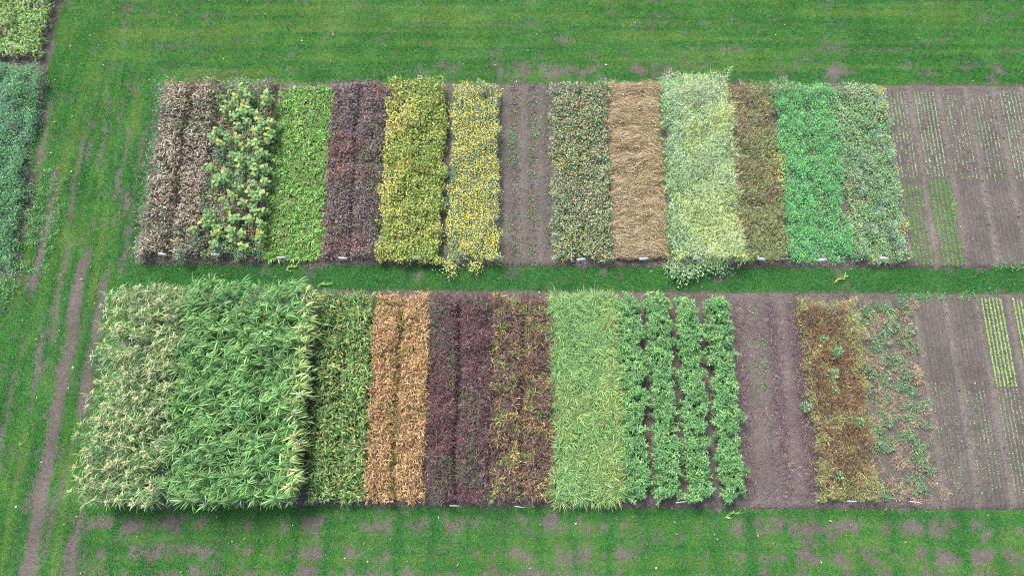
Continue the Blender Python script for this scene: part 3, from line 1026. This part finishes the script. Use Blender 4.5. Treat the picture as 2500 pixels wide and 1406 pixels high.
PALE = pal((150, 186, 128), (134, 172, 116), (164, 194, 146))
GRN = pal((104, 158, 72), (92, 142, 66), (124, 172, 84))
seedlings(12.24, 12.82, 9.0, 12.05, 5, 34, PALE, 'pale seedling rows in the first far seedbed beside the pale flecked crop', gapn=.5, seed=300)
seedlings(13.06, 13.77, 9.05, 12.1, 6, 38, PALE, 'dense pale seedling rows in the second far seedbed', gapn=.42, seed=320, size=(.015, .032))
seedlings(13.98, 14.7, 8.95, 11.95, 6, 28, PALE, 'patchy pale seedling rows in the third far seedbed', gapn=.6, seed=340)
seedlings(14.92, 15.62, 8.95, 11.95, 6, 26, PALE, 'thin broken seedling rows in the fourth far seedbed', gapn=.62, seed=360)
seedlings(15.85, 16.55, 8.95, 12.1, 6, 40, PALE, 'dense pale seedling rows in the fifth far seedbed', gapn=.40, seed=380, size=(.015, .03))
seedlings(12.24, 12.82, 6.15, 8.75, 5, 40, GRN, 'fine green grassy rows in the first far seedbed toward the strip', gapn=.3, seed=400, narrow=True)
seedlings(13.06, 13.77, 6.15, 8.95, 5, 62, GRN, 'bright green grassy rows in the second far seedbed toward the strip', gapn=.12, seed=420, narrow=True)
YG = pal((150, 186, 104), (136, 174, 94), (164, 194, 118))
seedlings(14.05, 14.72, 2.45, 5.1, 6, 70, YG, 'bold yellow-green seedling rows in the third near seedbed', gapn=.22, seed=440, size=(.02, .038), h=.03)
seedlings(15.0, 15.67, 2.55, 5.1, 6, 70, YG, 'bold yellow-green seedling rows in the fourth near seedbed', gapn=.22, seed=460, size=(.02, .038), h=.03)
seedlings(14.05, 14.72, -.7, 2.4, 6, 22, PALE, 'faint seedling rows in the third near seedbed nearest the bottom lawn', gapn=.5, seed=480, size=(.010, .02))
seedlings(13.1, 13.75, -.6, 2.6, 6, 14, PALE, 'sparse seedling rows in the second near seedbed', gapn=.55, seed=500, size=(.010, .022))
seedlings(12.15, 12.8, -.6, 2.6, 6, 9, PALE, 'very sparse seedlings in the first near seedbed', gapn=.6, seed=520, size=(.010, .022))

# ------------------------------------------------------------------ tall sorghum: individual plants
def sorghum_proto(kind_name, i, panicle, h, nl, Lr, Wr, cols, lean):
    rs = 1.0
    root = link(kind_name, None)
    root.empty_display_size = .1
    lx, ly = lean
    g = Geo()
    g.tube([(0, 0, 0), (lx * .3, ly * .3, h * .5), (lx, ly, h)], .012, .006, lin(130, 150, 84), k=4)
    g.obj('stem', M_LEAF, root)
    g = Geo()
    t = np.sort(U(.3, 1.0, nl) ** .7)
    az = np.arange(nl) * 2.4 + U(-.5, .5, nl)
    P = np.stack([lx * t ** 2, ly * t ** 2, h * t], 1)
    c = jit(pick(cols, [3, 3, 2, 1], nl), .22)
    az = np.where(rng.random(nl) < .8, np.where(rng.random(nl) < .55, .55, .35 + PI) + rng.normal(0, .5, nl), az)
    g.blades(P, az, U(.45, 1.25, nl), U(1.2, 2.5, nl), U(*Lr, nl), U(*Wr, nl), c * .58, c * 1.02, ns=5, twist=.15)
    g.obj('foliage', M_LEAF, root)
    if panicle:
        g = Geo()
        m = 15
        tt = rng.random(m)
        pp = np.stack([lx * 1.08 + rng.normal(0, .034, m) * (1 - .5 * tt), ly * 1.08 + rng.normal(0, .034, m) * (1 - .5 * tt), h + .02 + .12 * tt], 1)
        g.dots(pp, U(.012, .026, m), jit(pick(pal((184, 182, 130), (170, 158, 116), (176, 186, 130)), (2, 1, 2), m), .15), sq=1.0)
        g.blades(pp[:10] - np.array([0, 0, .06]), U(0, 2 * PI, 10), U(.6, 1.4, 10), .6, U(.06, .12, 10), .01, jit(pick(pal((190, 180, 130),), (1,), 10)), ns=2)
        g.obj('panicle', M_DRY, root)
    return root


def spread(n, x0, x1, y0, y1, tries=30):
    """n well-spaced random spots"""
    A = []
    P = np.empty((0, 2))
    for _ in range(n):
        c = np.stack([U(x0, x1, tries), U(y0, y1, tries)], 1)
        if len(P):
            d = ((c[:, None] - P[None]) ** 2).sum(2).min(1)
            p = c[d.argmax()]
        else:
            p = c[0]
        P = np.vstack([P, p])
    return P


def scatter(protos, spots, label, cat, group, smin=.85, smax=1.15, tint=.12, z=0.0, rot=None, lump=None):
    used = [False] * len(protos)
    for i, (px, py) in enumerate(spots):
        k = random.randrange(len(protos))
        o = protos[k] if not used[k] else copy_tree(protos[k])
        used[k] = True
        o.location = (px, py, z)
        o.rotation_euler = (0, 0, random.uniform(0, 2 * PI) if rot is None else random.gauss(*rot))
        s = random.uniform(smin, smax) * (1 if lump is None else float(.8 + .4 * fbm(np.array([px]), np.array([py]), lump, 301)[0]))
        o.scale = (s, s, s)
        f = random.uniform(1 - tint, 1 + tint)
        paint(o, (f * random.uniform(.94, 1.06), f, f * random.uniform(.92, 1.08)))
        tag(o, label(px, py) if callable(label) else label, cat, group)


def placed(base, x0, x1, y0, y1, left_, right_, m=.3):
    def f(x, y):
        if y < y0 + m:
            return base + ', front edge row'
        if y > y1 - m:
            return base + ', rear edge row'
        if x < x0 + m:
            return base + ', edge row beside ' + left_
        if x > x1 - m:
            return base + ', edge row beside ' + right_
        return base + ', inside the stand'
    return f


SG1 = pal((132, 168, 104), (110, 148, 92), (156, 186, 122), (170, 184, 118))
SG2 = pal((112, 164, 88), (92, 144, 78), (138, 184, 106), (158, 196, 114))
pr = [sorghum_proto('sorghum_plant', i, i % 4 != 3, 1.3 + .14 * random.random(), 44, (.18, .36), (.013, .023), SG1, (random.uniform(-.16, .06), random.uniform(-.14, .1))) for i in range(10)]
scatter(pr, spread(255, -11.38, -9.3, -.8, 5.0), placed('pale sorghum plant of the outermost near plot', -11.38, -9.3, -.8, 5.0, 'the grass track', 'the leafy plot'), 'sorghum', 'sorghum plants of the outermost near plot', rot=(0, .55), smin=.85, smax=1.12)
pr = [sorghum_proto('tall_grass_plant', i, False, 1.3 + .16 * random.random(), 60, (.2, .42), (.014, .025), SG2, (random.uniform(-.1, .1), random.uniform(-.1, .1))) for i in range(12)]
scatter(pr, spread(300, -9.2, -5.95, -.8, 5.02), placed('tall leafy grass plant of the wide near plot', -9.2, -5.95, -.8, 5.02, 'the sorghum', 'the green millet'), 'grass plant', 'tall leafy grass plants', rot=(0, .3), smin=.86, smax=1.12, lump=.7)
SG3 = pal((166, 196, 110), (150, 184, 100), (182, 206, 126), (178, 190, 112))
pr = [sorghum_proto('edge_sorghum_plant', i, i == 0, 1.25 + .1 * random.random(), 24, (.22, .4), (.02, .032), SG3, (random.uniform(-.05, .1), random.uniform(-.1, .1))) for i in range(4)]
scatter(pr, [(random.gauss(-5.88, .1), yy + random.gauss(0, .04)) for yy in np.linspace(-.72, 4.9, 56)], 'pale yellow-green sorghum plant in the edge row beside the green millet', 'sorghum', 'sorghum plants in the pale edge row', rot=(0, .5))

# ------------------------------------------------------------------ four drilled rows of bushy plants
def bushy_proto(i):
    root = link('bushy_plant', None)
    g = Geo()
    g.tube([(0, 0, 0), (.02, 0, .3), (0, .02, .62)], .012, .005, lin(120, 150, 80), k=4)
    g.obj('stem', M_LEAF, root)
    g = Geo()
    for b in range(19):
        bx, by, bz = float(np.clip(rng.normal(0, .055), -.09, .09)), rng.normal(0, .09), rng.uniform(.2, .7)
        n = 10
        a = U(0, 2 * PI, n)
        c = jit(pick(pal((98, 150, 84), (82, 132, 74), (122, 168, 100), (142, 178, 108)), (3, 2, 2, 1), n), .25)
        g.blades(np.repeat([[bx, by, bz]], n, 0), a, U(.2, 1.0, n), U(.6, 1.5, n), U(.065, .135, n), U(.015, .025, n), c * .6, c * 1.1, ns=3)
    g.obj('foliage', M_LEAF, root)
    return root


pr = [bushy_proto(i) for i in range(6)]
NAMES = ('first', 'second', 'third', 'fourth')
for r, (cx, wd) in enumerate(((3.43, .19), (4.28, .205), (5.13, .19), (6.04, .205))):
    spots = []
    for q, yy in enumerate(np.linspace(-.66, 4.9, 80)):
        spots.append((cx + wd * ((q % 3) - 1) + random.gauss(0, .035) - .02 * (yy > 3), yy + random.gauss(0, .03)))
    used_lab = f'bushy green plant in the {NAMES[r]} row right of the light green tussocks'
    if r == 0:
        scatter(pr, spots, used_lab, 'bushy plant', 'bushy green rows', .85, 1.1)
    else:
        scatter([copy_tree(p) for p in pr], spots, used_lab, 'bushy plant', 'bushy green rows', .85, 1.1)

# ------------------------------------------------------------------ leafy rosettes
def rosette_proto(i):
    g = Geo()
    n = 15
    a = np.arange(n) * 2.4 + U(-.3, .3, n)
    c = jit(pick(pal((108, 160, 62), (90, 140, 56), (132, 180, 86), (146, 186, 110)), (3, 3, 2, .8), n), .2)
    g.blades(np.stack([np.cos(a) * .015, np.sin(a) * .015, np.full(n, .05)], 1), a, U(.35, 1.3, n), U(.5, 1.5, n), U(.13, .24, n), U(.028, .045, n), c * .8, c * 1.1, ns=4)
    return g.obj('leafy_rosette', M_LEAF)


pr = [rosette_proto(i) for i in range(6)]
sp_ = [p for p in spread(300, B3[0], B3[1], B3[2] + .02, B3[3])]
scatter(pr, sp_, placed('bright green rosette of the leafy far plot', B3[0], B3[1], B3[2], B3[3], 'the sunflowers', 'the purplish crop', .2), 'rosette', 'leafy rosettes', .75, 1.1, z=.03)

# ------------------------------------------------------------------ sunflowers
def big_leaf_mesh(L, W, c):
    """a heart-shaped leaf drooping outward along +x, with a folded midrib"""
    out = [(0, 0), (.06, .3), (.22, .48), (.45, .46), (.7, .3), (.88, .13), (1, 0)]
    mid, l, r = [], [], []
    for t, w in out:
        zz = .12 * math.sin(t * 2.2) - .42 * t * t
        mid.append((t * L, 0, zz * L))
        l.append((t * L - .04 * L * (w > .4), w * W, zz * L + .1 * W * (w > 0)))
        r.append((t * L - .04 * L * (w > .4), -w * W, zz * L + .1 * W * (w > 0)))
    V = np.array(mid + l + r)
    k = len(out)
    tri = []
    for i in range(k - 1):
        tri += [[i, i + 1, k + i + 1], [i, k + i + 1, k + i], [i, 2 * k + i + 1, i + 1], [i, 2 * k + i, 2 * k + i + 1]]
    g = Geo()
    cc = np.concatenate([np.repeat([c * 1.15], k, 0), np.repeat([c], 2 * k, 0)])
    g.add(V[None], tri, cc[None])
    return g


leaf_meshes = []
for q, cc in enumerate(((142, 176, 108), (124, 160, 100), (154, 182, 116), (182, 188, 102), (112, 150, 98))):
    leaf_meshes.append(big_leaf_mesh(.125, .105, lin(*cc) * .7).mesh('leaf', M_LEAF))
gpet = Geo()
nP = 15
a = np.arange(nP) * 2 * PI / nP
gpet.leaves(np.stack([np.cos(a) * .025, np.sin(a) * .025, np.zeros(nP)], 1), a, .15, .055, .026, jit(pick(pal((240, 206, 30), (236, 190, 24)), (2, 1), nP), .1, .02))
me_pet = gpet.mesh('petals', M_PETAL)
gd = Geo()
gd.tube([(0, 0, -.012), (0, 0, 0), (0, 0, .012)], .026, .02, lin(170, 130, 30), k=10)
me_disc = gd.mesh('disc', M_DRY)
gs = Geo()
gs.tube([(0, 0, 0), (.02, .01, .5), (.0, .0, 1.0)], .014, .008, lin(120, 150, 90), k=5)
me_stem = gs.mesh('stem', M_LEAF)


def sunflower(px, py, h, heads, label):
    root = link('sunflower', None, label=label, cat='sunflower', group='sunflowers', loc=(px, py, 0))
    rz = random.uniform(0, 2 * PI)
    st = link('stem', me_stem, root)
    st.scale = (1, 1, h)
    f = random.uniform(.85, 1.12)
    nl = random.randint(9, 13)
    for i in range(nl):
        m = leaf_meshes[random.choices(range(5), (4, 4, 2, 1, 3))[0]]
        lf = link('leaf', m, root)
        t = .45 + .55 * (i + .5) / nl
        s = random.uniform(.75, 1.25) * (1.15 - .45 * (t - .45))
        a = rz + i * 2.4 + random.uniform(-.3, .3)
        lf.location = (.03 * math.cos(a), .03 * math.sin(a), h * t)
        lf.rotation_euler = (random.uniform(-.3, .3), random.uniform(-.45, .25), a)
        lf.scale = (s, s, s)
        lf.color = (f, f, f * random.uniform(.85, 1.1), 1)
    for j in range(heads):
        hd = link('flower_head', None, root)
        a = random.uniform(0, 2 * PI)
        d = 0 if j == 0 else random.uniform(.08, .2)
        hd.location = (d * math.cos(a), d * math.sin(a), h * (1.02 if j == 0 else random.uniform(.85, .98)) + .03)
        hd.rotation_euler = (random.gauss(.15, .35), random.gauss(0, .35), 0)
        s = random.uniform(.5, .8)
        hd.scale = (s, s, s)
        link('petals', me_pet, hd)
        link('disc', me_disc, hd)


# flower heads and leafy plants, spots in metres read off the plot
FL = [(585, 208), (572, 232), (592, 250), (640, 238), (600, 262), (570, 280), (630, 290), (540, 262), (620, 318), (655, 330), (665, 292), (675, 316), (575, 330), (588, 352), (640, 368), (505, 402), (582, 408), (545, 413), (655, 405), (532, 345), (640, 437), (605, 462), (540, 485), (560, 470), (640, 475), (512, 535), (492, 540), (468, 557), (527, 566), (556, 556), (585, 566), (632, 565), (637, 578), (586, 597), (550, 500), (525, 315), (515, 330), (600, 225), (620, 270), (610, 440), (580, 390), (535, 430), (565, 530), (600, 530), (500, 520), (645, 510), (575, 300), (610, 345), (560, 375), (575, 450)]


def unproj(px, py, z):
    R = cam.rotation_euler.to_matrix()
    from mathutils import Vector
    d = R @ Vector(((px - 1250) / 1666.7, -(py - 703) / 1666.7, -1))
    t = (z - 20) / d.z
    return d.x * t, d.y * t


FL += [(random.uniform(515, 650) - .1 * (q - 420) * (q > 420) * .5, q) for q in np.linspace(225, 590, 30)]
for i, (fx, fy) in enumerate(FL):
    h = random.uniform(.62, .95)
    wx, wy = unproj(fx, fy, h)
    hd = 1 if i < 34 and i % 5 else 0
    sunflower(max(-9.6, min(-7.65, wx)), wy, h, hd, 'sunflower in bloom among weeds in the second far plot' if hd else 'leafy sunflower without open bloom in the second far plot')

# ------------------------------------------------------------------ blue-green goosefoot clumps and other single weeds
def clump_proto(name, cols, h, r, n, L, W, mat, up=(.2, 1.2)):
    g = Geo()
    a = U(0, 2 * PI, n)
    q = r * np.sqrt(rng.random(n))
    z = h * (1 - (q / r) ** 2 * .6) * (1 - .5 * rng.random(n) ** 1.5)
    c = jit(pick(cols, [1] * len(cols), n), .22)
    g.leaves(np.stack([q * np.cos(a), q * np.sin(a), z], 1), a + rng.normal(0, .5, n), U(*up, n), U(*L, n), U(*W, n), c)
    return g.obj(name, mat)


pr = [clump_proto('goosefoot_plant', pal((124, 154, 124), (100, 134, 104), (140, 166, 134)), .72, .24, 230, (.07, .15), (.012, .024), M_LEAF) for _ in range(4)]
GF = [(2150, 250), (2130, 290), (2165, 375), (2125, 400), (2085, 425), (2140, 440), (2105, 460), (2160, 480), (2150, 515), (2180, 545), (2130, 560), (2200, 585), (2195, 605), (2105, 605), (2175, 560), (2095, 380), (2060, 215), (2140, 330)]
scatter(pr, [unproj(a_, b_, .5) for a_, b_ in GF], 'blue-green goosefoot plant rising above the pale flecked crop', 'goosefoot', 'goosefoot plants', .7, 1.1, rot=(0, .8))
pr = [clump_proto('goosefoot_plant', pal((116, 150, 122), (96, 130, 108), (132, 160, 128)), .62, .2, 200, (.06, .13), (.012, .022), M_LEAF) for _ in range(3)]
scatter(pr, [unproj(a_, b_, .5) for a_, b_ in ((590, 385), (535, 365), (600, 265), (530, 600), (575, 612), (480, 590), (650, 190), (600, 470), (440, 620), (500, 440), (540, 450), (490, 500))],
        'blue-green weed standing among the sunflowers', 'weed', 'blue-green weeds among the sunflowers', .7, 1.1)
pr = [clump_proto('weed_plant', pal((110, 140, 112), (128, 156, 116), (140, 140, 100)), .8, .22, 220, (.06, .13), (.012, .022), M_LEAF) for _ in range(2)]
for (a_, b_), lab in (((1470, 205), 'tall blue-green weed at the far corner of the seed head plot'), ((1905, 205), 'tall blue-green weed at the far corner of the feathery green plot'), ((1172, 215), 'olive weed behind the yellow flowering plot'), ((1880, 215), 'blue-green weed behind the brown olive plot')):
    scatter([copy_tree(pr[0])], [unproj(a_, b_, .5)], lab, 'weed', 'tall weeds behind the far plots', .8, 1.1)
for p in pr:
    bpy.data.objects.remove(p)

# ------------------------------------------------------------------ sparse near plot: green clumps and dry wisps
pr = [clump_proto('green_clump', pal((98, 138, 92), (118, 150, 102), (88, 126, 88)), .2, .13, 62, (.035, .08), (.016, .03), M_LEAF, (-.1, .8)) for _ in range(4)]
dry = [clump_proto('dry_clump', pal((168, 148, 122), (152, 134, 110), (146, 140, 106)), .16, .17, 110, (.05, .11), (.007, .013), M_DRY, (-.1, .9)) for _ in range(4)]
gsp, dsp = [], []
for cx in (10.62, 11.5):
    for yy in np.arange(-.6, 5.0, .062):
        if rng.random() < .9:
            gsp.append((cx + rng.normal(0, .25), yy + rng.normal(0, .08)))
        if rng.random() < .75:
            dsp.append((cx + .1 + rng.normal(0, .27), yy + rng.normal(0, .1)))
gsp = [p for p in gsp if fbm(np.array([p[0]]), np.array([p[1]]), .8, 222)[0] > .36 - .1 * (p[1] > 1)]
scatter(pr, gsp, 'low green plant in the sparse plot beside the brown flax', 'plant', 'low green plants in the sparse plot', .55, 1.25)
scatter(dry, dsp, 'dried tan plant in the sparse plot beside the brown flax', 'plant', 'dried plants in the sparse plot', .55, 1.15)
pr = [clump_proto('green_weed', pal((96, 146, 90), (122, 164, 110), (130, 160, 130)), .62, .11, 90, (.04, .09), (.016, .03), M_LEAF, (-.1, .8)) for _ in range(3)]
scatter(pr, [unproj(a_, b_, .5) for a_, b_ in ((2045, 858), (2015, 825), (2035, 912), (2042, 955), (2030, 1022), (2050, 1160), (2080, 770), (1965, 735), (1975, 990), (2100, 1030))], 'small green weed poking out of the brown flax', 'weed', 'green weeds in the brown flax', .7, 1.2)

# ------------------------------------------------------------------ plot label stakes
def stake_proto():
    root = link('label_stake', None)
    g = Geo()
    g.box((-.012, -.006, -.05), (.012, .006, .33), lin(70, 66, 66))
    g.obj('post', M_HARD, root)
    g = Geo()
    M = Matrix.Translation((0, -.012, .33)) @ Matrix.Rotation(math.radians(-24), 4, 'X')
    g.box((-.125, -.004, -.06), (.125, .003, .075), lin(240, 240, 244), M)
    g.obj('plate', M_HARD, root)
    return root


st0 = stake_proto()
first = True
STK = [(397, 621, 'dry grain'), (525, 623, 'sunflower plot'), (688, 627, 'leafy rosettes'), (837, 628, 'purplish grey crop'), (1014, 628, 'yellowing crop'), (1420, 632, 'seed head crop'), (1568, 632, 'lodged golden straw'), (1703, 632, 'white flowering crop'), (1857, 632, 'brown olive crop'), (2007, 635, 'feathery green crop'), (2155, 632, 'pale flecked crop'),
       (792, 1214, 'short green millet'), (950, 1216, 'ripe orange-tan millet'), (1110, 1226, 'purple plumed crop'), (1270, 1227, 'mottled brown millet'), (1662, 1221, 'bushy green rows'), (2078, 1216, 'brown flax'), (2232, 1216, 'sparse plot with dried plants')]
for a_, b_, w in STK:
    o = st0 if first else copy_tree(st0)
    first = False
    zx, zy = unproj(a_, b_, .33)
    o.location = (zx, zy, 0)
    o.rotation_euler = (random.gauss(0, .05) + (.24 if b_ > 1000 else 0), random.gauss(0, .05), random.gauss(0, .12))
    tag(o, f'white label plate on a stake in front of the {w}', 'label', 'plot label stakes')

# ------------------------------------------------------------------ soil crumbs
g = Geo()
n = 9000
x = np.concatenate([U(-.5, 1.15, n // 3), U(6.6, 8.5, n // 3), U(12.1, 18, n // 3)])
n = len(x)
y = np.where(x < 2, U(6.1, 12.3, n), np.where(x < 10, U(-.95, 5.2, n), np.where(rng.random(n) < .5, U(6.1, 12.3, n), U(-.95, 5.2, n))))
g.dots(xyz(x, y, U(.03, .05, n)), np.abs(rng.normal(.008, .009, n)) + .006, jit(np.repeat(SOIL[None], n, 0), .22, .03), sq=.8)
xe = U(BED_X0 + .1, 12, 7000)
ye = np.where(rng.random(7000) < .5, rng.choice([6.14, 12.22], 7000), rng.choice([5.14, -.88], 7000)) + rng.normal(0, .06, 7000)
g.dots(xyz(xe, ye, U(.02, .04, 7000)), np.abs(rng.normal(.008, .008, 7000)) + .006, jit(np.repeat(SOIL[None], 7000, 0), .22, .03), sq=.8)
g.obj('soil_crumbs', M_SOIL, label='loose crumbs and clods of grey soil on the bare plots', cat='soil crumbs', kind='stuff')

# ------------------------------------------------------------------ stones, fallen leaves and sprigs
g = Geo()
n = 600
x, y = U(-18, 18, n), U(-4, 17, n)
k = rng.random(n) < np.where(x < BED_X0, .9, np.where(in_beds(x, y), .35, .5))
x, y = x[k], y[k]
n = len(x)
g.dots(xyz(x, y, np.where(in_beds(x, y), .05, .02)), np.abs(rng.normal(.012, .009, n)) + .006, jit(pick(pal((170, 162, 150), (196, 190, 182), (150, 128, 104), (134, 126, 120)), (2, 1, 1, 2), n), .15), sq=.6)
g.obj('stones', M_HARD, label='small pale stones strewn over soil and grass', cat='stones', kind='stuff')
g = Geo()
n = 800
x, y = U(-18, 18, n), U(-4, 17, n)
k = ~in_beds(x, y) & (fbm(x, y, .9, 231) > .52)
x, y = x[k], y[k]
n = len(x)
g.leaves(xyz(x, y, U(.03, .07, n)), U(0, 2 * PI, n), U(-.2, .4, n), U(.05, .11, n), U(.02, .04, n), jit(pick(pal((176, 158, 126), (150, 128, 96), (136, 150, 96)), (2, 1, 1), n), .2))
g.obj('leaf_litter', M_DRY, label='dry fallen leaves scattered over the grass', cat='litter', kind='stuff')


def sprig(px, py, ang, L, cols, label):
    g = Geo()
    n = 14
    t = np.linspace(0, 1, n)
    g.blades(np.stack([t * L, .04 * np.sin(t * 5), .05 + .03 * np.sin(t * 3)], 1), U(-.8, .8, n), U(0, .4, n), U(.1, .6, n), U(.1, .2, n), U(.012, .02, n), jit(pick(cols, [1] * len(cols), n)), ns=2)
    g.tube([(0, 0, .05), (L * .5, .02, .07), (L, 0, .05)], .006, .003, cols[0], k=4)
    x, y = unproj(px, py, 0)
    o = g.obj('cut_sprig', M_LEAF, label=label, cat='sprig', group='cut sprigs lying about', loc=(x, y, 0))
    o.rotation_euler = (0, 0, ang)


sprig(2035, 692, .6, .4, pal((176, 170, 90), (150, 160, 80)), 'yellowish cut sprig lying on the grass strip near the feathery crop')
sprig(775, 700, .3, .35, pal((120, 160, 90), (150, 176, 110)), 'green cut sprig lying beside the tall leafy sorghum')
sprig(1565, 725, .35, .5, pal((150, 176, 110), (170, 180, 120)), 'pale green sprig lying behind the bushy rows')
sprig(1770, 1262, .4, .4, pal((150, 180, 110), (130, 160, 90)), 'pale green sprig lying on the grass below the bushy rows')
sprig(815, 900, -.2, .4, pal((186, 190, 110), (170, 176, 96)), 'broken yellow-green stem lying on the short green millet')
for o in ('cut_sprig.004',):
    bpy.data.objects[o].location.z = .66
sprig(700, 660, .5, .3, pal((150, 176, 90), (170, 180, 100)), 'small yellow-green sprig on the strip behind the leafy sorghum')
print('TRIANGLES', TRI[0], 'OBJECTS', len(sc.objects))
